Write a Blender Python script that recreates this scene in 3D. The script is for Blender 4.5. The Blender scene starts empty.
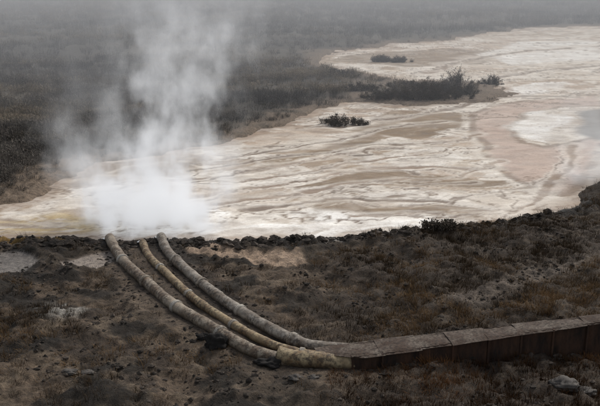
import bpy, math, random
import numpy as np
from mathutils import Vector, Matrix
random.seed(4); rng=np.random.default_rng(7)
scene=bpy.context.scene
scene.view_settings.view_transform='Standard'; scene.view_settings.look='None'; scene.view_settings.exposure=0
col=scene.collection

# ---------------------------------------------------------------- numpy noise
def _h(ix,iy,s):
    n=(ix.astype(np.int64)*374761393+iy.astype(np.int64)*668265263+s*2147483647)&0xffffffff
    n=((n^(n>>13))*1274126177)&0xffffffff
    n=n^(n>>16)
    return (n&0xffff)/65535.0
def vn(x,y,s=0):
    ix=np.floor(x);iy=np.floor(y);fx=x-ix;fy=y-iy
    fx=fx*fx*fx*(fx*(fx*6-15)+10);fy=fy*fy*fy*(fy*(fy*6-15)+10)
    a=_h(ix,iy,s);b=_h(ix+1,iy,s);c=_h(ix,iy+1,s);d=_h(ix+1,iy+1,s)
    return a+(b-a)*fx+(c-a)*fy+(a-b-c+d)*fx*fy
def fbm(x,y,s=0,o=4,g=0.5):
    t=0;a=1;w=0
    for i in range(o):
        t=t+a*vn(x*0.8-y*0.6,x*0.6+y*0.8,s+i*17);w+=a;a*=g
        x=x*2.03+11.3;y=y*2.03+5.7
    return t/w
def ss(a,b,x):
    t=np.clip((x-a)/(b-a),0,1);return t*t*(3-2*t)
def sd(poly,x,y):
    """signed distance, negative inside"""
    P=np.array(poly,float);n=len(P);best=np.full(x.shape,1e18);ins=np.zeros(x.shape,bool)
    for i in range(n):
        a=P[i];b=P[(i+1)%n];e=b-a
        wx=x-a[0];wy=y-a[1]
        t=np.clip((wx*e[0]+wy*e[1])/(e@e+1e-12),0,1)
        best=np.minimum(best,(wx-e[0]*t)**2+(wy-e[1]*t)**2)
        c=(a[1]>y)!=(b[1]>y)
        if b[1]!=a[1]:
            ins^=c&(x<(b[0]-a[0])*(y-a[1])/(b[1]-a[1])+a[0])
    d=np.sqrt(best);return np.where(ins,-d,d)
def sdline(pts,x,y):
    P=np.array(pts,float)[:,:2];best=np.full(x.shape,1e18)
    for i in range(len(P)-1):
        a=P[i];e=P[i+1]-a;wx=x-a[0];wy=y-a[1]
        t=np.clip((wx*e[0]+wy*e[1])/(e@e),0,1)
        best=np.minimum(best,(wx-e[0]*t)**2+(wy-e[1]*t)**2)
    return np.sqrt(best)

# ---------------------------------------------------------------- site plan (metres)
LAKE=[(-30,37.5),(-21.1,39.4),(-18.7,40.8),(-16,42.1),(-14.6,42.8),(-14.2,45),(-14.2,47.2),(-14,49.6),(-13,52),(-10.6,53.4),(-9.2,54.9),(-7,56.5),(-4.4,59.1),(-2.3,61.7),(-.8,66.1),(.9,70.8),(3.2,73.8),(6,76),(7.8,74.9),(11.7,73.3),(15.7,75.5),(19.1,78.3),(20.8,81.4),(20,85),(16.5,88.5),(11.5,91),(7.5,96),(3.5,104),(2.4,113.2),(5,121),(10.3,124.3),(15.7,132),(24.2,138),(33,150),(45.3,163),(57.5,168),(72.8,168),(90,155),(76,138.2),(54.9,90.7),(37.9,67),(26.3,55.8),(20.1,52),(17.3,47.2),(14.5,42.4),(12.6,40.5),(11,39.4),(8.8,38.5),(6.8,37.9),(4.8,37.3),(2.35,36.7),(0,36.2),(-2.8,36.2),(-5.6,36.7),(-8,36.5),(-9.4,36.7),(-10.6,37),(-12.2,36.7),(-14.1,36.7),(-16.8,36.2),(-19.4,36),(-30,35)]
BROWN=[[(0,45.5),(1.8,48.2),(3.75,49.9),(6.3,50.7),(9.3,49.6),(11.5,48.2),(10.5,46.3),(7.5,45.9),(4.6,45.9)],
[(-.5,40.6),(2.2,43.4),(5.35,42.3),(8.6,42.5),(10.1,41.9),(8.7,40.1),(6,39.4),(3,39.4)],
[(-4.4,49.6),(0,52.8),(5.85,59.2),(10.9,62.9),(7.8,63.7),(2.1,57.5),(-2.6,52.8)],
[(3.9,62.9),(8.7,70.8),(14.5,69.4),(13.6,62.9),(8.8,59.2)],
[(5,110),(12,120),(22,124),(30,118),(22,105),(12,101)],
[(-13,45.5),(-12.5,50.5),(-9,53),(-5,54.5),(-7,50),(-9.5,46)]]
PINK=[(29,79.6),(22.6,77.2),(18,73.8),(15,69.4),(13.8,61),(13,52.8),(13.1,47.2),(13.6,45),(14.6,44.6),(17.4,49.6),(20.8,55.8),(22,59.2),(19.6,57.5),(17.1,56.5),(15.8,58.1),(16.3,62.9),(18.7,69.4),(23.4,73.8),(27,74.4)]
DARK=[(23.9,70.8),(26.7,72.8),(29.6,70.8),(24.2,57.5),(22,59.2),(22.3,63.7)]
WHITE=[[(18.1,67),(21.3,70.8),(21.8,67),(20.7,61),(18,58.1),(16.8,60.6)],
[(20.5,82),(24.5,87.6),(28.6,90.7),(29.3,87.6),(25,82),(21.7,79)],
[(25,115.5),(35.6,134.7),(46,138),(52,130),(45,110),(33.5,107),(25.5,104)]]
FOAM=[(-10.5,38.5),(-9.9,41.1),(-7.5,42.4),(-3.8,43.4),(0,41.5),(5.2,40.2),(10.3,40.2),(8.9,38.8),(3.8,37.4),(0,36.3),(-4.7,36.4),(-8.9,36.4)]
YEL=[(-17.2,39.4),(-14.2,40.1),(-12.4,41.1),(-10.8,40.1),(-10.3,37),(-12.8,36),(-18,36)]
RILL=[(.20,[(13.2,53),(11,50.6),(8,51.2),(4.5,50.6),(1.5,48.8),(-1,46.8),(-4,45.2),(-7,43.2)]),
(.13,[(10.5,47.6),(7,46.6),(4,46.8),(1,45.2),(-2,43.8)]),
(.16,[(11,50.6),(9.5,48.8),(7.2,48.2),(5,47.2),(2.5,46.6),(0,44.6),(-3,43.4),(-5.5,42)]),
(.20,[(13.4,46),(11,44.6),(8.5,43.2),(5,43.2),(2,43.8),(-1,42.4),(-3,41.4)]),
(.25,[(14,61),(11,58.5),(7.5,57.6),(4,55.6),(1,53),(-2,51),(-5,49),(-8.5,47.5),(-11,45)]),
(.16,[(7.5,57.6),(5,57.2),(2,55),(-1,53.6),(-4,51.4),(-7,50.2)]),
(.16,[(13,57),(10.5,55.5),(8,54.6),(5,53.2),(2,50.8),(-1,49.2),(-4,47.4)]),
(.2,[(12,66.5),(9,64.8),(6,62.8),(3.5,60),(.5,57.5),(-2,55),(-5,53)]),
(.14,[(10.5,41.6),(7.6,41),(5,40.4),(2.5,40.5)]),
(.35,[(27,79),(22,80),(17.5,77.5),(13,71.5),(9,68),(6,66.5),(3,64)]),
(.6,[(60,140),(45,128),(34,122),(24,112),(18,103),(15,97)]),
(.5,[(50,112),(38,104),(30,99),(24,94),(20,90)]),
(.2,[(19.5,57),(18.5,54),(16.5,50),(14.2,46.5),(12.8,42.8),(11,41.2)])]
PUD=[[(-10.1,33.2),(-9.6,34.3),(-8.8,34.8),(-8.1,34.3),(-8.2,33),(-8.9,32.4),(-9.8,32.5)],
[(-14.5,34.3),(-12.5,34.6),(-11.2,33.6),(-11.6,32.3),(-14,32.2)],
[(-4.95,34.7),(-2.7,34.45),(0,33.7),(.34,32.7),(-.85,32.3),(-3.05,33.5),(-4.8,34)],
[(.6,35.2),(1.6,35.4),(2.2,35.0),(1.0,34.8)]]
TRACK=[(4.7,27.5),(6.5,29.3),(9.9,31.6),(13.1,33.7),(18,36.5),(17,34.9),(12.7,32.7),(9.5,30.3),(6.65,28.1)]
S=.968
def sc(P):return [(a*S,b*S) for a,b in P]
PA=sc([(-9.0,36.9),(-8.4,35.5),(-7.6,33.7),(-6.4,31.6),(-4.85,29.2),(-3.3,27.25),(-2.0,25.7),(-1.27,25.0),(-.33,24.6),(.65,24.4),(2.0,24.35)])
PB=sc([(-7.35,36.4),(-6.7,34.7),(-5.7,32.6),(-4.1,29.8),(-2.36,27.4),(-1.1,25.95),(-.17,25.26),(1,24.95),(2.2,24.9)])
PC=sc([(-6.6,37.1),(-6,35.3),(-4.9,32.85),(-3.1,29.9),(-1.45,27.5),(0,25.9),(.85,25.5),(2.6,25.35)])

def height(x,y):
    wx=(fbm(x*.35,y*.35,3,4)-.5)*2.2+(fbm(x*1.6,y*1.6,31,3)-.5)*.5
    wy=(fbm(x*.35,y*.35,9,4)-.5)*2.2+(fbm(x*1.6,y*1.6,37,3)-.5)*.5
    k=ss(40,60,y)*1.6+.35
    d=sd(LAKE,x+wx*k,y+wy*k)
    h=-.45+.62*ss(-.7,.7,d)
    near=1-ss(40,54,y)
    out=ss(0,1.2,d)
    right=ss(-1,9,x)*near
    h=h+out*near*(.10+.40*np.exp(-((d-1.5)/1.6)**2)*ss(-6,3,x)*(1-.8*ss(10,15,x)))
    h=h+right*out*(.35*ss(1,6,d))*ss(24,29,y)
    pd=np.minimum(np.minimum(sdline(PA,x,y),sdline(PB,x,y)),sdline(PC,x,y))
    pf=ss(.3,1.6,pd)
    n=(fbm(x*.55,y*.55,11,5)-.5)*.8+(fbm(x*3,y*3,19,4)-.5)*(.34+.3*(1-ss(.8,2.5,d)))
    h=h+out*near*(.2+.8*pf)*n
    h=h+out*(1-near)*(fbm(x*.06,y*.06,21,4)-.5)*1.6*ss(2,14,d)
    for P in PUD[:2]:
        q=sd(P,x+wx*.25,y+wy*.25); m=1-ss(-.1,.35,q)
        h=h*(1-m)+.08*m
    far=ss(300,1500,np.hypot(x,y)); h=h+far*12*fbm(x*.002,y*.002,5,3)
    return h,d,wx,wy,pd
# ---------------------------------------------------------------- materials
def newmat(name):
    m=bpy.data.materials.new(name);m.use_nodes=True;nt=m.node_tree;nt.nodes.clear()
    o=nt.nodes.new('ShaderNodeOutputMaterial');return m,nt,o
class N:
    def __init__(s,nt):s.nt=nt
    def n(s,t,**k):
        a=s.nt.nodes.new(t)
        for q,v in k.items():setattr(a,q,v)
        return a
    def set(s,sock,v):
        if isinstance(v,bpy.types.NodeSocket):s.nt.links.new(v,sock)
        elif v is not None:sock.default_value=v
    def m(s,op,a,b=None,c=None,clamp=False):
        q=s.n('ShaderNodeMath',operation=op,use_clamp=clamp);s.set(q.inputs[0],a);s.set(q.inputs[1],b)
        if c is not None:s.set(q.inputs[2],c)
        return q.outputs[0]
    def mix(s,f,a,b,bt='MIX'):
        q=s.n('ShaderNodeMix',data_type='RGBA',blend_type=bt);s.set(q.inputs[0],f)
        s.set(q.inputs[6],a if isinstance(a,bpy.types.NodeSocket) else (*a,1));s.set(q.inputs[7],b if isinstance(b,bpy.types.NodeSocket) else (*b,1));return q.outputs[2]
    def noise(s,vec,scale,detail=5,rough=.55,dist=0):
        q=s.n('ShaderNodeTexNoise');s.set(q.inputs['Vector'],vec);q.inputs['Scale'].default_value=scale;q.inputs['Detail'].default_value=detail
        q.inputs['Roughness'].default_value=rough;q.inputs['Distortion'].default_value=dist;return q.outputs['Fac']
    def mr(s,v,a,b,c=0,d=1):
        q=s.n('ShaderNodeMapRange');s.set(q.inputs[0],v);q.inputs[1].default_value=a;q.inputs[2].default_value=b;q.inputs[3].default_value=c;q.inputs[4].default_value=d;return q.outputs[0]
    def obj(s,scale=(1,1,1)):
        t=s.n('ShaderNodeTexCoord');mp=s.n('ShaderNodeMapping');s.nt.links.new(t.outputs['Object'],mp.inputs[0]);mp.inputs['Scale'].default_value=scale;return mp.outputs[0]
    def attr(s,name,typ='GEOMETRY',out='Color'):
        q=s.n('ShaderNodeAttribute',attribute_name=name,attribute_type=typ);return q.outputs[out]
    def bsdf(s,o,colr,rough=.8,bump=None,bs=.3,bd=.05,spec=.3,metal=0):
        b=s.n('ShaderNodeBsdfPrincipled');s.set(b.inputs['Base Color'],colr if isinstance(colr,bpy.types.NodeSocket) else (*colr,1));s.set(b.inputs['Roughness'],rough)
        s.set(b.inputs['Specular IOR Level'],spec);s.set(b.inputs['Metallic'],metal)
        if bump is not None:
            q=s.n('ShaderNodeBump');s.set(q.inputs['Height'],bump);q.inputs['Strength'].default_value=bs;q.inputs['Distance'].default_value=bd
            s.nt.links.new(q.outputs[0],b.inputs['Normal'])
        s.nt.links.new(b.outputs[0],o.inputs[0]);return b
mg,nt,o=newmat('soil');k=N(nt);v=k.obj()
n1=k.noise(v,5,6,.65);n2=k.noise(v,22,4,.6)
c=k.mix(1,k.attr('Col'),k.mix(k.mr(n1,.3,.7),(.38,.37,.37),(1.4,1.35,1.26)),'MULTIPLY')
c=k.mix(k.mr(n2,.48,.72,0,.6),c,(.012,.011,.01))
wet=k.attr('Wet',out='Fac')
k.bsdf(o,c,k.m('SUBTRACT',.92,k.m('MULTIPLY',wet,.6)),k.m('ADD',n1,k.m('MULTIPLY',n2,.45)),1.0,.10,.25)
ml,nt,o=newmat('mineral_mud');k=N(nt);v=k.obj((.5,1,1));v0=k.obj()
a=k.noise(v,.8,8,.68,.5);f=k.noise(v0,5,5,.72)
c=k.mix(1,k.attr('Col'),k.mix(k.mr(a,.32,.68),(.66,.625,.595),(1.2,1.2,1.19)),'MULTIPLY')
c=k.mix(k.mr(f,.50,.78,0,.45),c,(.22,.16,.115))
k.bsdf(o,c,k.mr(a,.35,.6,.5,.9),k.m('ADD',a,k.m('MULTIPLY',f,.5)),.65,.12,.25)
def plantmat(name,a,b):
    m,nt,o=newmat(name);k=N(nt)
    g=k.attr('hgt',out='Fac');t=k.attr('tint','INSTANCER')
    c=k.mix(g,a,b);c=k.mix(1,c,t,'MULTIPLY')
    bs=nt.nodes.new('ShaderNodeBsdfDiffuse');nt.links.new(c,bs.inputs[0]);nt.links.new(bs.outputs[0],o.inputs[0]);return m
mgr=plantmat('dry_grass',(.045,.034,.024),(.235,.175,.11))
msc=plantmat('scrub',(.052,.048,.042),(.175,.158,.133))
mbu,nt,o=newmat('shrub_twigs');k=N(nt);c=k.mix(k.noise(k.obj(),3,2),(.035,.029,.023),(.12,.10,.078));bs=nt.nodes.new('ShaderNodeBsdfDiffuse');nt.links.new(c,bs.inputs[0]);nt.links.new(bs.outputs[0],o.inputs[0])
def pipemat(name,base,stain,dark,bright=1.3):
    m,nt,o=newmat(name);k=N(nt);v=k.obj();n=k.noise(v,2.2,7,.65);n2=k.noise(v,9,6,.65);n3=k.noise(v,.8,4,.5)
    c=k.mix(k.mr(n,.40,.56),base,stain);c=k.mix(k.mr(n2,.44,.6,0,.9),c,dark)
    c=k.mix(k.mr(n3,.48,.66,0,.55),c,(base[0]*bright,base[1]*bright,base[2]*bright))
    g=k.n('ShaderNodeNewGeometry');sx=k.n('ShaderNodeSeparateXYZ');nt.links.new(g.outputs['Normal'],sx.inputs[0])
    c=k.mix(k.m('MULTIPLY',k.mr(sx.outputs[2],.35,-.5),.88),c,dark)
    k.bsdf(o,c,.62,k.m('ADD',n,k.m('MULTIPLY',n2,.5)),.9,.05,.28);return m
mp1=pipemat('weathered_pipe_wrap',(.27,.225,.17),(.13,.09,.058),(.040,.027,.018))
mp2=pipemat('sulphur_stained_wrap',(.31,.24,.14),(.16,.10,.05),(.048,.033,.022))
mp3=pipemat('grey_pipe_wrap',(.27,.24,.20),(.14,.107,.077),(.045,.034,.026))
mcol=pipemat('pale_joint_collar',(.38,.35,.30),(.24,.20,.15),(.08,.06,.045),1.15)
mrust,nt,o=newmat('rusted_steel');k=N(nt);v=k.obj((1,1,.35));n=k.noise(v,3,7,.65);n2=k.noise(k.obj(),14,5)
c=k.mix(k.mr(n,.35,.65),(.018,.013,.011),(.07,.036,.022));c=k.mix(k.mr(n2,.5,.8,0,.6),c,(.02,.014,.012));k.bsdf(o,c,.8,n2,.5,.02,.2)
mlid,nt,o=newmat('rusted_sheet_metal');k=N(nt);v=k.obj();n=k.noise(v,1.4,7,.72);n2=k.noise(v,12,5)
c=k.mix(k.mr(n,.42,.58),(.13,.105,.083),(.055,.034,.023));c=k.mix(k.mr(n2,.44,.62,0,.8),c,(.024,.016,.012));k.bsdf(o,c,.8,k.m('ADD',n,n2),.6,.03,.2)
mtar,nt,o=newmat('black_tar');k=N(nt);v=k.obj();n=k.noise(v,6,6,.6);k.bsdf(o,k.mix(n,(.006,.006,.006),(.03,.026,.023)),.8,n,.8,.06,.15)
mrock,nt,o=newmat('rubble_stone');k=N(nt);n=k.noise(k.obj(),3,7,.6);k.bsdf(o,k.mix(k.mr(n,.3,.7),(.04,.034,.03),(.12,.108,.095)),.85,n,.8,.05,.25)
mfoam,nt,o=newmat('white_water');k=N(nt);n=k.noise(k.obj(),9,5,.6);k.bsdf(o,k.mix(n,(.55,.53,.5),(.85,.85,.84)),.4,n,.8,.05,.4)

def mkmesh(name,co,faces,mat,smooth=False,parent=None,link=True):
    me=bpy.data.meshes.new(name);me.from_pydata([tuple(map(float,c)) for c in co],[],faces);me.update()
    if mat:me.materials.append(mat)
    if smooth:me.polygons.foreach_set('use_smooth',[True]*len(me.polygons))
    ob=bpy.data.objects.new(name,me)
    if link:col.objects.link(ob)
    if parent:ob.parent=parent
    return ob
def gridmesh(name,xs,ys,Z,mat,colr,wet=None,mask=None):
    nx,ny=len(xs),len(ys);X,Y=np.meshgrid(xs,ys)
    co=np.stack([X,Y,Z],-1).reshape(-1,3).astype(np.float32)
    idx=np.arange(nx*ny).reshape(ny,nx)
    q=np.stack([idx[:-1,:-1],idx[:-1,1:],idx[1:,1:],idx[1:,:-1]],-1).reshape(-1,4)
    if mask is not None:
        mk=(mask[:-1,:-1]|mask[:-1,1:]|mask[1:,1:]|mask[1:,:-1]).reshape(-1);q=q[mk]
    me=bpy.data.meshes.new(name);me.vertices.add(len(co));me.vertices.foreach_set('co',co.ravel())
    me.loops.add(q.size);me.loops.foreach_set('vertex_index',q.ravel().astype(np.int32))
    me.polygons.add(len(q));me.polygons.foreach_set('loop_start',np.arange(0,q.size,4,dtype=np.int32))
    me.update(calc_edges=True);me.polygons.foreach_set('use_smooth',np.ones(len(q),bool))
    a=me.color_attributes.new('Col','FLOAT_COLOR','POINT')
    rgba=np.ones((nx*ny,4),np.float32);rgba[:,:3]=colr.reshape(-1,3);a.data.foreach_set('color',rgba.ravel())
    if wet is not None:
        w=me.attributes.new('Wet','FLOAT','POINT');w.data.foreach_set('value',wet.ravel().astype(np.float32))
    me.materials.append(mat);ob=bpy.data.objects.new(name,me);col.objects.link(ob);return ob
def axis(a,b,step,lo,hi,g=1.09):
    c=list(np.arange(a,b+1e-6,step));s=step;p=c[-1]
    while p<hi:s*=g;p+=s;c.append(p)
    s=step;p=c[0];l=[]
    while p>lo:s*=g;p-=s;l.append(p)
    return np.array(l[::-1]+c)
C=lambda *a:np.array(a)
def lay(base,m,c):return base*(1-m[...,None])+c*m[...,None]
# ---------------------------------------------------------------- ground
xs=axis(-17,17,.11,-2500,2500,1.05);ys=axis(20,43,.10,-300,3500,1.03)
X,Y=np.meshgrid(xs,ys);Z,Dl,WX,WY,PD=height(X,Y)
near=1-ss(42,55,Y);nearS=(1-ss(38.5,41,Y))*(1-ss(8,11,X))+(1-ss(41,45,Y))*ss(8,11,X)
g=np.ones(X.shape+(3,))*C(.062,.056,.048)
g=lay(g,ss(.42,.62,fbm(X*.05,Y*.12,51,4))*(1-near)*.7,C(.115,.10,.08))
g=lay(g,near,C(.055,.042,.032))
f1=fbm(X*.5,Y*.7,61,5);f2=fbm(X*1.4,Y*1.6,67,5)
left=1-ss(-1,3,X)
g=lay(g,near*left*ss(.42,.62,f1)*.85,C(.12,.09,.065))
g=lay(g,near*ss(.54,.64,f2)*.5*(.4+.6*left),C(.17,.135,.10))
g=lay(g,near*left*ss(.50,.62,fbm(X*.8,Y*.9,71,4))*.9,C(.020,.017,.014))
da=sdline(PA,X,Y);g=lay(g,(1-ss(.5,1.9,da+(f1-.5)*2.5))*.6*near,C(.175,.135,.10))
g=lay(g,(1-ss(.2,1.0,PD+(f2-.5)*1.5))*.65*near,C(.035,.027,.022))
q=sd(TRACK,X+WX*.4,Y+WY*.4);g=lay(g,(1-ss(-.3,.5,q))*.75,C(.14,.115,.095))
q=np.hypot((X+8.9),(Y-28.0));g=lay(g,(1-ss(.5,1.5,q))*ss(.50,.6,f2),C(.30,.29,.27))
g=lay(g,nearS*(1-ss(.8,2.6,Dl+(f2-.5)*1.5))*.94,C(.016,.014,.012))
g=lay(g,(1-nearS)*(1-ss(.5,4.0,Dl+(f1-.5)*7))*.8*(1-ss(9,12,X)*(1-ss(50,58,Y))),C(.23,.178,.135))
isl=(1-ss(0,4,np.abs(Y-82)-8))*ss(1,9,X);g=lay(g,isl*ss(.4,.6,f1)*.8,C(.24,.19,.15))
yl=(1-ss(-.2,1.0,sd(YEL,X,Y)))*ss(.3,.6,f1+.1);g=lay(g,yl*.7,C(.36,.22,.06))
wet=nearS*(1-ss(.2,1.6,Dl))*.5
for i,P in enumerate(PUD):
    q=sd(P,X+WX*.3,Y+WY*.3);m=1-ss(-.12,.12,q)
    cc=[C(.36,.31,.27),C(.22,.20,.185),C(.42,.31,.225),C(.5,.47,.44)][i]
    g=lay(g,m*(.95 if i<2 else .8),cc);wet=np.maximum(wet,m*(1.2 if i<2 else .3))
    g=lay(g,np.exp(-((q-.3)/.2)**2)*.5,C(.03,.025,.02))
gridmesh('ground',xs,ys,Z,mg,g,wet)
# ---------------------------------------------------------------- mud lake
xs=axis(-22,24,.14,-32,95,1.022);ys=axis(35,62,.13,34,172,1.014)
X,Y=np.meshgrid(xs,ys);_,Dm,WX,WY,_=height(X,Y)
w1=(fbm(X*.10,Y*.16,81,5)-.5)*9;w2=(fbm(X*.10,Y*.16,91,5)-.5)*7
xx=X+w1*.6;yy=Y+w2*.6
ux=X+w1*1.6;uy=Y+w2*1.6-.12*X
f1=fbm(ux*.07,uy*.22,101,7,.62);f2=fbm(ux*.35,uy*.8,111,6,.65)
f3=fbm(ux*.05,uy*.12,121,4);f4=fbm(ux*.15,uy*.42,131,7,.66);f5=fbm(X*.25,Y*.4,171,6,.65);f6=fbm(X*1.1,Y*1.5,181,5,.65)
L=np.ones(X.shape+(3,))*C(.48,.405,.33)
L=lay(L,ss(.46,.53,f1)*.85,C(.62,.56,.485))
L=lay(L,ss(.50,.55,f4)*.8,C(.34,.26,.185))
L=lay(L,ss(.50,.64,f3)*.5,C(.49,.39,.31))
L=lay(L,ss(.53,.58,f5)*.7,C(.70,.655,.59))
L=lay(L,ss(.56,.62,f2)*.55,C(.77,.735,.68))
L=lay(L,ss(.56,.66,f6)*.35*ss(.42,.5,f4),C(.26,.195,.14))
for cc_ in (.5,.45):
    m=f1-cc_;L=lay(L,(1-ss(0,.006,np.abs(m)))*.45*ss(.45,.55,f5),C(.80,.76,.70));L=lay(L,(1-ss(0,.006,np.abs(m-.012)))*.65*ss(.42,.55,f2),C(.18,.13,.09))
for P in BROWN:
    q=sd(P,xx,yy);L=lay(L,(1-ss(-.25,.25,q))*np.clip(.78+1.4*(f2-.5),0,1),C(.23,.168,.11));L=lay(L,np.exp(-((q-.35)/.22)**2)*.6*ss(.42,.55,f5),C(.78,.73,.66))
pq=sd(PINK,X+w1*.2,Y+w2*.25)
L=lay(L,(1-ss(-.3,.4,pq))*.85,C(.50,.395,.34))
L=lay(L,(1-ss(-.3,.4,pq))*ss(.5,.6,f2)*.5,C(.36,.27,.22))
L=lay(L,(1-ss(.1,.5,np.abs(pq-.3)))*.75*ss(.38,.5,f5),C(.23,.165,.125))
L=lay(L,(1-ss(.1,.4,np.abs(pq-.95)))*.5,C(.72,.67,.6))
L=lay(L,(1-ss(-.6,.5,sd(DARK,X+w1*.3,Y+w2*.3)))*.9,C(.11,.105,.095))
for P in WHITE:L=lay(L,(1-ss(-.6,.5,sd(P,X+w1*.6+WX*.8,Y+w2*.8+WY*.8)))*(.55+.4*ss(.4,.55,f2)),C(.80,.785,.755))
L=lay(L,(1-ss(-.5,1.0,sd(FOAM,xx*.5+X*.5,yy*.4+Y*.6)))*(.3+.7*ss(.42,.55,f2)),C(.85,.83,.79))
L=lay(L,(1-ss(-.5,1.2,sd(YEL,X+w1*.2,Y+w2*.2)))*.7*ss(.44,.6,f2),C(.50,.37,.16))
e=1-ss(0,1.6,-Dm);L=lay(L,e*.6,C(.26,.185,.13))
e=np.exp(-((Dm+2.2)/.35)**2)*ss(.4,.6,f2);L=lay(L,e*.5,C(.75,.70,.63))
for s_,(cx,st) in enumerate([(.5,.85),(.45,.75),(.55,.7)]):
    m=np.abs(fbm(ux*.045+3*s_,uy*.14,140+s_*9,7,.6)-cx)
    wd_=.007+.006*vn(X*.2,Y*.2,99);L=lay(L,(1-ss(.3,1,m/wd_))*st*ss(.38,.52,f5),C(.18,.13,.09))
rz=np.zeros(X.shape)
for ri,(w_,P) in enumerate(RILL):
    for kx,(ox,oy,ww) in enumerate(((0,0,1),(1.4,1.1,.45))):
        q=sdline(P,X+w1*.2+ox+WX*(.5+kx),Y+w2*.22+oy+WY*(.45+kx)+(f2-.5)*.9)
        ww_=w_*ww*(.35+1.5*vn(X*.4,Y*.4,77+kx+ri))
        L=lay(L,(1-ss(ww_*2.0,ww_*3.8,q))*.4,C(.76,.71,.64))
        m=(1-ss(ww_*.6,ww_*1.4,q))*(.65+.35*ss(.4,.55,f5));L=lay(L,m*.9,C(.17,.122,.088) if kx or ri%2 else C(.26,.19,.14));rz=np.maximum(rz,m)
ZL=(f2-.5)*.08+(f1-.5)*.10-rz*.05
gridmesh('mud_lake',xs,ys,ZL,ml,np.clip(L,0,1),None,Dm<1.5)
# ---------------------------------------------------------------- vegetation
def tuft(name,mat,n,h,spread,w,lean,seed,parent):
    r=random.Random(seed);co=[];fa=[];hg=[]
    for i in range(n):
        a=r.uniform(0,6.283);rr=spread*math.sqrt(r.random());bx,by=rr*math.cos(a),rr*math.sin(a)
        hh=h*r.uniform(.4,1.0);la=a+r.uniform(-1,1);ln=lean*r.uniform(.2,1)*hh;ww=w*r.uniform(.6,1.3)
        pa=r.uniform(0,3.14);dx,dy=ww*math.cos(pa),ww*math.sin(pa);o_=len(co)
        for j,t in enumerate((0,.5,1)):
            cx=bx+math.cos(la)*ln*t*t;cy=by+math.sin(la)*ln*t*t;cz=hh*(t-.15*t*t*lean)-.05
            wd=1-.85*t
            co+=[(cx-dx*wd,cy-dy*wd,cz),(cx+dx*wd,cy+dy*wd,cz)];hg+=[t,t]
        fa+=[(o_,o_+1,o_+3,o_+2),(o_+2,o_+3,o_+5,o_+4)]
    ob=mkmesh(name,co,fa,mat,False,parent,False)
    at=ob.data.attributes.new('hgt','FLOAT','POINT');at.data.foreach_set('value',hg);return ob
def scrub(name,mat,seed,parent,h=1.0):
    r=random.Random(seed);co=[];fa=[];hg=[]
    def rib(p,q,w,g0,g1):
        o_=len(co);pa=r.uniform(0,3.14);dx,dy=w*math.cos(pa),w*math.sin(pa)
        co.extend([(p[0]-dx,p[1]-dy,p[2]),(p[0]+dx,p[1]+dy,p[2]),(q[0]+dx*.4,q[1]+dy*.4,q[2]),(q[0]-dx*.4,q[1]-dy*.4,q[2])])
        hg.extend([g0,g0,g1,g1]);fa.append((o_,o_+1,o_+2,o_+3))
    for i in range(18):
        a=r.uniform(0,6.283);rr=.5*math.sqrt(r.random());p=(rr*math.cos(a),rr*math.sin(a),-.05)
        hh=h*r.uniform(.5,1);q=(p[0]*1.6+r.uniform(-.15,.15),p[1]*1.6+r.uniform(-.15,.15),hh);rib(p,q,.016,.2,.8)
        for j in range(3):
            t=r.uniform(.3,1);s_=[p[z]+(q[z]-p[z])*t for z in range(3)];aa=r.uniform(0,6.283);l=.2*r.uniform(.5,1.2)
            e=(s_[0]+math.cos(aa)*l*.8,s_[1]+math.sin(aa)*l*.8,s_[2]+l*.6);rib(s_,e,.026,t,1)
    ob=mkmesh(name,co,fa,mat,False,parent,False)
    at=ob.data.attributes.new('hgt','FLOAT','POINT');at.data.foreach_set('value',hg);return ob
def scatter(name,P,rot,scl,tint,maker):
    me=bpy.data.meshes.new(name);n=len(P);me.vertices.add(n);me.vertices.foreach_set('co',P.astype(np.float32).ravel())
    for nm,dt,v in (('rot','FLOAT_VECTOR',rot),('scl','FLOAT_VECTOR',scl)):
        a=me.attributes.new(nm,dt,'POINT');a.data.foreach_set('vector',v.astype(np.float32).ravel())
    a=me.attributes.new('tint','FLOAT_COLOR','POINT');a.data.foreach_set('color',np.concatenate([tint,np.ones((n,1))],1).astype(np.float32).ravel())
    ob=bpy.data.objects.new(name,me);col.objects.link(ob)
    c=bpy.data.collections.new(name+'_plants')
    for v in maker(ob):c.objects.link(v)
    ng=bpy.data.node_groups.new(name,'GeometryNodeTree')
    ng.interface.new_socket('Geometry',in_out='INPUT',socket_type='NodeSocketGeometry');ng.interface.new_socket('Geometry',in_out='OUTPUT',socket_type='NodeSocketGeometry')
    gi=ng.nodes.new('NodeGroupInput');go=ng.nodes.new('NodeGroupOutput');ip=ng.nodes.new('GeometryNodeInstanceOnPoints')
    ci=ng.nodes.new('GeometryNodeCollectionInfo');ci.inputs['Collection'].default_value=c;ci.inputs['Separate Children'].default_value=True;ci.inputs['Reset Children'].default_value=True
    ip.inputs['Pick Instance'].default_value=True
    for nm,s_ in (('rot','Rotation'),('scl','Scale')):
        na=ng.nodes.new('GeometryNodeInputNamedAttribute');na.data_type='FLOAT_VECTOR';na.inputs['Name'].default_value=nm
        ng.links.new(na.outputs[0],ip.inputs[s_])
    ng.links.new(gi.outputs[0],ip.inputs['Points']);ng.links.new(ci.outputs[0],ip.inputs['Instance']);ng.links.new(ip.outputs[0],go.inputs[0])
    md=ob.modifiers.new('scatter','NODES');md.node_group=ng;return ob
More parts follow.
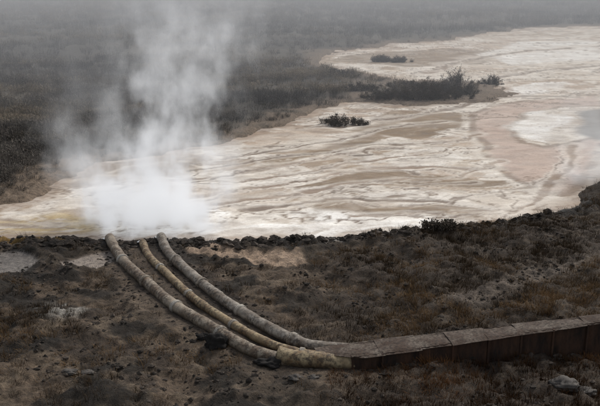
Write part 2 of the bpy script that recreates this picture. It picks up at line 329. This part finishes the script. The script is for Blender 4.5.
def place(x,y,keep,smin,smax,tintf,zs=1.0,sz=None):
    h,d,_,_,pd=height(x,y);k=keep(x,y,h,d,pd);x,y,h,d=x[k],y[k],h[k],d[k];n=len(x)
    P=np.stack([x,y,h],1);r=np.zeros((n,3));r[:,2]=rng.uniform(0,6.28,n);r[:,:2]=rng.uniform(-.15,.15,(n,2))
    s=rng.uniform(smin,smax,n)
    if sz is not None:s=s*sz(x,y,d)
    S_=np.stack([s,s,s*zs*rng.uniform(.6,1.2,n)],1);return P,r,S_,tintf(x,y,n)
n=42000
yy=np.sqrt(rng.uniform(40**2,320**2,n))
yy=np.where(rng.random(n)<.4,40+rng.random(n)*70,yy)
xx=rng.uniform(-1,1,n)*(.42*yy+5)
def keepf(x,y,h,d,pd):
    dens=.30+.70*ss(.40,.55,fbm(x*.12,y*.2,201,4))
    isl=(x>4)&(y>70)&(y<100)
    dens=np.where(isl,.12+.75*ss(.46,.56,fbm(x*.3,y*.3,203,4)),dens)
    dens=dens*ss(.3,3.5,d)**.6
    return (d>.5)&(y>41)&(rng.random(len(x))<dens)&~((x>10)&(y<52)&(rng.random(len(x))<.4))
def tf(x,y,n):
    a=ss(.38,.62,fbm(x*.05,y*.12,211,4));b=rng.uniform(.6,1.3,n)*(.6+.7*ss(.35,.65,fbm(x*.15,y*.35,213,3)))
    return np.stack([.88+.45*a,.86+.33*a,.88+.12*a],1)*b[:,None]
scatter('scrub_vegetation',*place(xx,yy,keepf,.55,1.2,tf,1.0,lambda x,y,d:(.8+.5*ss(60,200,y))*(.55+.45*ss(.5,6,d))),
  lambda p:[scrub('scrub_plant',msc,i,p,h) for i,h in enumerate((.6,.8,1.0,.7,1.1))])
n=29000
x=rng.uniform(-16,24,n);y=rng.uniform(20,50,n)
def keepg(x,y,h,d,pd):
    r=rng.random(len(x));cl=ss(.42,.58,fbm(x*.45,y*.5,221,4))
    right=ss(-.5,4,x);dens=right*(.3+.7*cl)+(1-right)*.24*cl
    dens=np.maximum(dens,(x>1)*(y<24.5)*.9)
    dens=np.maximum(dens,(1-ss(1,2.6,np.hypot((x+10.2)/1.3,y-26.5)))*.8)
    q=sd(TRACK,x,y);dens=dens*(.12+.88*ss(-.3,.5,q))*(.35+.65*ss(.8,2.2,d))
    box=(x>1.2)&(x<18)&(y>23.1+(x-1.6)*.175)&(y<24.8+(x-1.6)*.175)
    pud=np.minimum.reduce([sd(P,x,y) for P in PUD])
    return (d>.35)&(pd>.45)&(r<dens)&~box&(pud>.15)&((y<43.5)|(x>8))
def tg(x,y,n):
    a=ss(.42,.62,fbm(x*.35,y*.45,231,4))[:,None]
    t=C(.42,.38,.35)*(1-a)+C(1.25,1.04,.82)*a
    fr=((y<24.5)&(x>1))[:,None];t=np.where(fr,t*C(.75,.58,.48),t)
    up=ss(32,38,y)[:,None];t=t*(1-up)+(t*C(.55,.56,.57))*up
    return t*rng.uniform(.55,1.35,n)[:,None]
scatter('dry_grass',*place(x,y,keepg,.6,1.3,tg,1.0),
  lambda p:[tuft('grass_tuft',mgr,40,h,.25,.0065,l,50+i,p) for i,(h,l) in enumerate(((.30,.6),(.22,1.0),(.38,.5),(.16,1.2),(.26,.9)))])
# ---------------------------------------------------------------- shrubs
def shrub(x,y,wid,hh,seed,dens=1.0):
    r=random.Random(seed);co=[];fa=[]
    z0=float(height(np.array([x]),np.array([y]))[0][0])-.05
    def rib(p,q,w0,w1):
        d=(q-p);s1=d.cross(Vector((r.uniform(-1,1),r.uniform(-1,1),.3)));
        if s1.length<1e-6:return
        s1.normalize();s2=d.cross(s1).normalized();o_=len(co)
        for c_,w in ((p,w0),(q,w1)):
            for kk in range(3):
                a=kk*2.094;co.append(c_+(s1*math.cos(a)+s2*math.sin(a))*w)
        for kk in range(3):fa.append((o_+kk,o_+(kk+1)%3,o_+3+(kk+1)%3,o_+3+kk))
    nst=int(10+wid*8*dens)
    for i in range(nst):
        ox=r.gauss(0,.25)*wid;b=Vector((ox,r.uniform(-.3,.3)*wid*.7,0));p=b.copy()
        d=Vector((ox/wid*1.3+r.uniform(-.8,.8),r.uniform(-.8,.8),1.0)).normalized()
        L_=hh*r.uniform(.3,1.1)*max(.3,1-.6*abs(ox/wid*2));seg=4;w=.022
        for s_ in range(seg):
            q=p+d*L_/seg;rib(p,q,w,w*.75);w*=.75
            for t in range(6):
                tp=p.lerp(q,r.random());td=(d*.6+Vector((r.uniform(-1,1),r.uniform(-1,1),r.uniform(-.4,.6)))).normalized()
                e=tp+td*(.2+hh*.15)*r.uniform(.5,1.2)
                if s_>0 or t<4:
                    rib(tp,e,.010,.004)
                    for u_ in range(4):
                        lp=tp.lerp(e,r.random())+Vector([r.gauss(0,.07) for _ in range(3)]);a=Vector([r.gauss(0,1) for _ in range(3)]).normalized();b_=a.cross(Vector([r.gauss(0,1) for _ in range(3)])).normalized()
                        l=.05*r.uniform(.5,1.3);o_=len(co);co.extend([lp-a*l,lp+b_*l*.6,lp+a*l,lp-b_*l*.6]);fa.append((o_,o_+1,o_+2,o_+3))
            p=q;d=(d+Vector((r.uniform(-.4,.4),r.uniform(-.4,.4),r.uniform(-.2,.2)))).normalized()
    ob=mkmesh('shrub',co,fa,mbu);ob.location=(x,y,max(z0,-.05));return ob
for i,(x_,y_,w_,h_) in enumerate([(3.2,65.3,3.6,.9),(8.3,76.8,4.4,1.2),(10.8,76.6,4.6,2.4),(13.2,77.4,4.2,1.6),(15.8,80,3.4,1.0),(16.4,86,3.0,1.8),(20.2,87,2.2,1.2),(14.0,82,4,1.0),(11,84,4,.9),(10.6,108,3.0,1.0),(12.9,107.4,2.4,.9),(6.4,36.2,1.8,.32),(-13.2,62,3,.9),(6,82,4,.9),(4,92,4,1.0)]):
    shrub(x_,y_,w_,h_,300+i,1.1 if y_<100 else 2.0)
# ---------------------------------------------------------------- pipes
def catmull(P,step=.1):
    P=[Vector(p) for p in P];P=[P[0]*2-P[1]]+P+[P[-1]*2-P[-2]];o_=[]
    for i in range(1,len(P)-2):
        a,b,c_,d=P[i-1:i+3];n=max(2,int((c_-b).length/step))
        for j in range(n):
            t=j/n;o_.append(.5*((2*b)+(c_-a)*t+(2*a-5*b+4*c_-d)*t*t+(3*b-a-3*c_+d)*t**3))
    o_.append(P[-2]);return o_
def pipe(name,path,R,mat,seed,fl,zend=None):
    pts=[]
    for i,p in enumerate(path):
        z=.14+R+.025*math.sin(i*2.1+seed)
        if i==0:z=.2+R
        pts.append((p[0]+(.05*math.sin(i*2.7+seed) if 0<i<len(path)-2 else 0),p[1],z))
    C_=catmull(pts,.07);n=len(C_);NS=24;co=[];fa=[]
    flp=[]
    def ring(c_,t,rad,wob=0):
        sx=t.cross(Vector((0,0,1))).normalized();up=sx.cross(t);o_=len(co)
        for kk in range(NS):
            a=6.28318*kk/NS;rr=rad*(1+wob*math.sin(a*2+wob*900)+wob*.6*math.sin(a*5+wob*2000));co.append(c_+(sx*math.cos(a)+up*math.sin(a))*rr)
        return o_
    T=[(C_[min(i+1,n-1)]-C_[max(i-1,0)]).normalized() for i in range(n)]
    rings=[]
    for dd,rr in ((.9,.80),(.0,.84)):rings.append(ring(C_[0]+T[0]*dd,T[0],R*rr))
    s=0
    for i in range(n):
        if i:s+=(C_[i]-C_[i-1]).length
        ph=(s/1.25+seed*.3)%1.0;band=.06 if ph<.07 else 0
        rad=R*(1+.022*math.sin(s*3.1+seed)+.02*math.sin(s*7.7+seed*2)+band)+.014*ph
        rings.append(ring(C_[i],T[i],rad,.012+.01*math.sin(s*1.7)))
        if fl and i and int(s/fl)!=int((s-(C_[i]-C_[i-1]).length)/fl):flp.append(i)
    for a,b in zip(rings[:-1],rings[1:]):
        for kk in range(NS):fa.append((a+kk,a+(kk+1)%NS,b+(kk+1)%NS,b+kk))
    fa.append(tuple(rings[0]+kk for kk in range(NS)));fa.append(tuple(rings[-1]+kk for kk in reversed(range(NS))))
    nb=len(fa)
    for i in flp:
        prof=((-.08,1.0),(-.07,1.25),(-.008,1.26),(0,1.1),(.008,1.26),(.07,1.25),(.08,1.0))
        rs=[ring(C_[i]+T[i]*d_,T[i],R*q_) for d_,q_ in prof]
        for a,b in zip(rs[:-1],rs[1:]):
            for kk in range(NS):fa.append((a+kk,a+(kk+1)%NS,b+(kk+1)%NS,b+kk))
    ob=mkmesh(name,co,fa,mat,True);ob.data.materials.append(mcol)
    ob.data.polygons.foreach_set('material_index',[0]*nb+[1]*(len(fa)-nb));return ob
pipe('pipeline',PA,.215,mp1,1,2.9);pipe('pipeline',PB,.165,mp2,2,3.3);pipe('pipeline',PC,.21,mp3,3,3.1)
pipe('pipe_lagging',[(-.7,23.97),(-.2,23.80),(.4,23.66),(1.2,23.6),(1.75,23.58)],.28,mp2,4,0)
for (P,R) in ((PA,.19),(PB,.15),(PC,.185)):
    d=(Vector(P[0])-Vector(P[1])).normalized();sx=Vector((d.y,-d.x));co=[];fa=[];M=9;K=14
    for j in range(K):
        t=j/(K-1);z=.36-.39*t*t;fw=1.3*t;hw=R*(.8+.9*t)
        for i in range(M):
            u=-1+2*i/(M-1);p=Vector(P[0])+d*(fw-.2)+sx*u*hw+sx*random.uniform(-.03,.03);co.append((p.x,p.y,z+(1-u*u)*.12*(1-t)+random.uniform(-.02,.03)))
    for j in range(K-1):
        for i in range(M-1):a=j*M+i;fa.append((a,a+1,a+M+1,a+M))
    mkmesh('water_discharge',co,fa,mfoam,True)
# ---------------------------------------------------------------- steel duct
duct=bpy.data.objects.new('steel_duct',None);col.objects.link(duct)
def boxm(name,verts,mat):
    return mkmesh(name,verts,[(0,3,2,1),(4,5,6,7),(0,1,5,4),(1,2,6,5),(2,3,7,6),(3,0,4,7)],mat,False,duct)
A0=Vector((1.62,23.25,0));B0=Vector((17.5,26.1,0));ax=(B0-A0).normalized();nn=Vector((-ax.y,ax.x,0));LEN=(B0-A0).length
def ht(s):return .74+.065*s if s<9 else 1.325+.02*(s-9)
def wd(s):return .95-.06*min(s,9)
def P3(s,w,z):p=A0+ax*s+nn*w;return (p.x,p.y,z)
st=[0,1.0,2.2,3.3,4.5,5.6,6.7,7.9,9.0,10.2,12,14,LEN]
for i,(a,b) in enumerate(zip(st[:-1],st[1:])):
    j=random.uniform(-.02,.02)
    co=[];fa=[];m_=int((b-a)/.07)
    for q_ in range(m_+1):
        s_=a+.006+(b-a-.012)*q_/m_;dpt=j+.024*math.sin(s_*2*math.pi/.28)
        for w_ in (dpt,wd(s_)-dpt):co.extend([P3(s_,w_,-.3),P3(s_,w_,ht(s_))])
    for q_ in range(m_):
        e_=q_*4;fa+=[(e_,e_+4,e_+5,e_+1),(e_+2,e_+3,e_+7,e_+6)]
    fa+=[(0,1,3,2),(m_*4,m_*4+2,m_*4+3,m_*4+1)]
    mkmesh('side_plate',co,fa,mrust,False,duct)
    boxm('rib',[P3(b-.05,-.07,-.3),P3(b+.01,-.07,-.3),P3(b+.01,.04,-.3),P3(b-.05,.04,-.3),P3(b-.05,-.07,ht(b)-.01),P3(b+.01,-.07,ht(b)-.01),P3(b+.01,.04,ht(b)-.01),P3(b-.05,.04,ht(b)-.01)],mrust)
    a2=a-.06;b2=b+.05
    if i==0:a2=-1.0
    NX=14;NY=5;co=[];fa=[];fr0=-.09+random.uniform(-.03,.03);tw=random.uniform(-.04,.04);r_=random.uniform(0,9)
    for u in range(NX+1):
        s_=a2+(b2-a2)*u/NX
        f0=fr0+.02*math.sin(s_*3+r_)
        if i==0:f0=.5+(fr0-.5)*ss(0,1,(s_-a2)/1.6)
        w1=wd(max(s_,0))+.07
        for v_ in range(NY+1):
            t=v_/NY;w_=f0+(w1-f0)*t
            z=ht(max(s_,0))+.012+.014*(i%2)-.02*t+(.06*s_ if s_<0 else 0)+.02*math.sin(s_*5+t*2+r_)*math.sin(t*3.1)+tw*(t-.5)-(.05 if v_==0 else 0)
            co.append(P3(s_,w_ if v_ else f0-.012,z))
    for u in range(NX):
        for v_ in range(NY):e_=u*(NY+1)+v_;fa.append((e_,e_+NY+1,e_+NY+2,e_+1))
    ob=mkmesh('lid_sheet',co,fa,mlid,False,duct);md=ob.modifiers.new('thickness','SOLIDIFY');md.thickness=.012
# ---------------------------------------------------------------- tar lumps and rubble
def lump(name,x,y,rx,ry,rz,seed,mat,amp=.5):
    import bmesh
    bm=bmesh.new();bmesh.ops.create_icosphere(bm,subdivisions=4,radius=1)
    V=np.array([v.co[:] for v in bm.verts]);a=fbm(V[:,0]*1.6+seed,V[:,1]*1.6+V[:,2]*1.3,seed,4);b=fbm(V[:,2]*4+seed,V[:,1]*4-V[:,0]*3,seed+5,3)
    rr=1+amp*(a-.5)*2+.45*(b-.5)
    for v,q in zip(bm.verts,rr):v.co*=q;v.co.x*=rx;v.co.y*=ry;v.co.z*=rz
    me=bpy.data.meshes.new(name);bm.to_mesh(me);bm.free();me.materials.append(mat)
    me.polygons.foreach_set('use_smooth',[True]*len(me.polygons))
    ob=bpy.data.objects.new(name,me);z=float(height(np.array([x]),np.array([y]))[0][0]);ob.location=(x,y,z+rz*.3);col.objects.link(ob)
lump('tar_lump',-2.75,25.05,.42,.30,.34,3,mtar);lump('tar_lump',-1.0,23.75,.4,.25,.16,8,mtar,.7);lump('tar_lump',-3.3,25.7,.22,.18,.12,14,mtar)
for i,(x,y,s_) in enumerate([(7.9,22.0,.42),(8.5,21.9,.3),(-7.2,23.2,.25),(-6.6,23.0,.2),(-.1,22.6,.22),(.4,22.7,.18)]):lump('boulder',x,y,s_,s_*.7,s_*.4,20+i,mrock)
co=[];fa=[]
ico=[(0,0,1),(.9,0,.3),(.3,.85,.3),(-.72,.52,.3),(-.72,-.52,.3),(.3,-.85,.3),(.7,.5,-.4),(-.3,.85,-.4),(-.9,0,-.4),(-.3,-.85,-.4),(.7,-.5,-.4)]
icf=[(0,1,2),(0,2,3),(0,3,4),(0,4,5),(0,5,1),(1,6,2),(2,6,7),(2,7,3),(3,7,8),(3,8,4),(4,8,9),(4,9,5),(5,9,10),(5,10,1),(1,10,6)]
n=8000;x=np.concatenate([rng.uniform(-15,12,n),rng.uniform(-16,14,6000)]);y=np.concatenate([rng.uniform(20.5,37,n),rng.uniform(33.5,40,6000)]);h,d,_,_,pd=height(x,y)
kk=(d>.1)&(pd>.3)&((fbm(x*.7,y*.7,241,4)>.5)|(d<1.8)|(pd<.9));kk[n:]&=(d[n:]<2.2)
for x_,y_,h_,d_ in zip(x[kk],y[kk],h[kk],d[kk]):
    s_=.025+(.075 if d_>1.8 else .17)*rng.random()**3;o_=len(co);r_=rng.uniform(.6,1.3,11)
    a=rng.uniform(0,6.28);ca,sa=math.cos(a),math.sin(a)
    for (u,v_,w),q in zip(ico,r_):co.append((x_+(u*ca-v_*sa)*s_*q*1.3,y_+(u*sa+v_*ca)*s_*q,h_+w*s_*q*.8))
    fa+=[tuple(o_+t for t in f_) for f_ in icf]
mclod,nt,o=newmat('dark_clod');k=N(nt);n_=k.noise(k.obj(),1.5,5);k.bsdf(o,k.mix(k.mr(n_,.4,.62),(.018,.015,.012),(.075,.06,.048)),.9,k.noise(k.obj(),25,4),.6,.02,.2)
mkmesh('rubble',co,fa,mclod)
# ---------------------------------------------------------------- steam and haze
def volbox(name,lo,hi):
    v=[(a,b,c_) for c_ in (lo[2],hi[2]) for a,b in ((lo[0],lo[1]),(hi[0],lo[1]),(hi[0],hi[1]),(lo[0],hi[1]))]
    return mkmesh(name,v,[(0,3,2,1),(4,5,6,7),(0,1,5,4),(1,2,6,5),(2,3,7,6),(3,0,4,7)],None)
def steam(name,lo,hi,parts,scale,off,emis,detail=3,rate=1.0):
    ob=volbox(name,lo,hi);m,nt,o=newmat(name+'_vapour');k=N(nt)
    t=k.n('ShaderNodeTexCoord');sp=k.n('ShaderNodeSeparateXYZ');nt.links.new(t.outputs['Object'],sp.inputs[0]);x,y,z=sp.outputs
    mp=k.n('ShaderNodeMapping');nt.links.new(t.outputs['Object'],mp.inputs[0]);mp.inputs['Location'].default_value=(off,off*.7,0);mp.inputs['Scale'].default_value=(1,.6,.7)
    ns=k.m('SUBTRACT',k.noise(mp.outputs[0],scale,detail,.62,0),.5);tot=None
    for (x0,y0,ax_,ay,r0,rg,sx,A,hf,amp) in parts:
        cx=k.m('MULTIPLY_ADD',z,ax_,x0);cy=k.m('MULTIPLY_ADD',z,ay,y0);R=k.m('MULTIPLY_ADD',z,rg,r0)
        dx=k.m('DIVIDE',k.m('SUBTRACT',x,cx),k.m('MULTIPLY',R,sx));dy=k.m('DIVIDE',k.m('SUBTRACT',y,cy),R)
        d=k.m('ADD',k.m('MULTIPLY',dx,dx),k.m('MULTIPLY',dy,dy));sh=k.m('SUBTRACT',1,k.m('SQRT',d))
        dn=k.m('MULTIPLY_ADD',ns,amp,k.m('MULTIPLY',sh,.7),clamp=True)
        dn=k.m('MULTIPLY',dn,k.mr(sh,0,.5))
        dn=k.m('MULTIPLY',k.m('MULTIPLY',dn,k.m('EXPONENT',k.m('MULTIPLY',z,-1/hf))),A)
        tot=dn if tot is None else k.m('ADD',tot,dn)
    tot=k.m('MULTIPLY',tot,k.mr(z,hi[2]*.7,hi[2],1,0))
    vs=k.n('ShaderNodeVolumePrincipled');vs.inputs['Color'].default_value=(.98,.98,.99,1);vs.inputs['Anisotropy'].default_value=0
    vs.inputs['Emission Color'].default_value=(.97,.98,1,1);k.set(vs.inputs['Emission Strength'],k.m('MULTIPLY',tot,emis))  # added glow, scaled by density, stands in for multiply scattered light in the steam
    nt.links.new(tot,vs.inputs['Density']);nt.links.new(vs.outputs[0],o.inputs['Volume'])
    try:m.cycles.volume_step_rate=rate
    except Exception as e:print(e)
    ob.data.materials.append(m)
#             x0   y0   ax  ay  r0  rg  sx  A  hf amp
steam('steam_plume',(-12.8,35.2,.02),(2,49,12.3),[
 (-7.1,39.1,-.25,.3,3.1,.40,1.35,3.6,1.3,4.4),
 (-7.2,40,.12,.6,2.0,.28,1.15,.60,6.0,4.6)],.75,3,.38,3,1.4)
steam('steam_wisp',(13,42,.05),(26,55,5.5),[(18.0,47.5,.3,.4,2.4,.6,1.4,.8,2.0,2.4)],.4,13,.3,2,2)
hz=volbox('haze',(-500,58,-.6),(500,900,26));m,nt,o=newmat('haze_air');k=N(nt);vs=k.n('ShaderNodeVolumeScatter');vs.inputs['Color'].default_value=(.91,.94,1,1);vs.inputs['Density'].default_value=.006
nt.links.new(vs.outputs[0],o.inputs['Volume']);hz.data.materials.append(m)
# ---------------------------------------------------------------- light
EL,AZ=math.radians(44),math.radians(35)
w=bpy.data.worlds.new('World');scene.world=w;w.use_nodes=True;nt=w.node_tree;bg=nt.nodes['Background']
sky=nt.nodes.new('ShaderNodeTexSky');sky.sky_type='NISHITA';sky.sun_disc=False;sky.sun_elevation=EL;sky.sun_rotation=AZ;sky.dust_density=3;sky.air_density=1.2
hs=nt.nodes.new('ShaderNodeHueSaturation');hs.inputs['Saturation'].default_value=.4;nt.links.new(sky.outputs[0],hs.inputs['Color']);nt.links.new(hs.outputs[0],bg.inputs[0]);bg.inputs[1].default_value=.15
sl=bpy.data.lights.new('sun','SUN');sl.energy=1.9;sl.angle=math.radians(10);sl.color=(1,.96,.9);so=bpy.data.objects.new('sun',sl);col.objects.link(so)
dv=Vector((math.sin(AZ)*math.cos(EL),math.cos(AZ)*math.cos(EL),math.sin(EL)));so.rotation_euler=(-dv).to_track_quat('-Z','Y').to_euler()
# ---------------------------------------------------------------- camera
cam=bpy.data.cameras.new('camera');cam.lens=49.44;cam.sensor_width=36;cam.clip_end=6000
co_=bpy.data.objects.new('camera',cam);col.objects.link(co_);co_.location=(0,0,12.6);co_.rotation_euler=(math.radians(90-16.4),0,0);scene.camera=co_
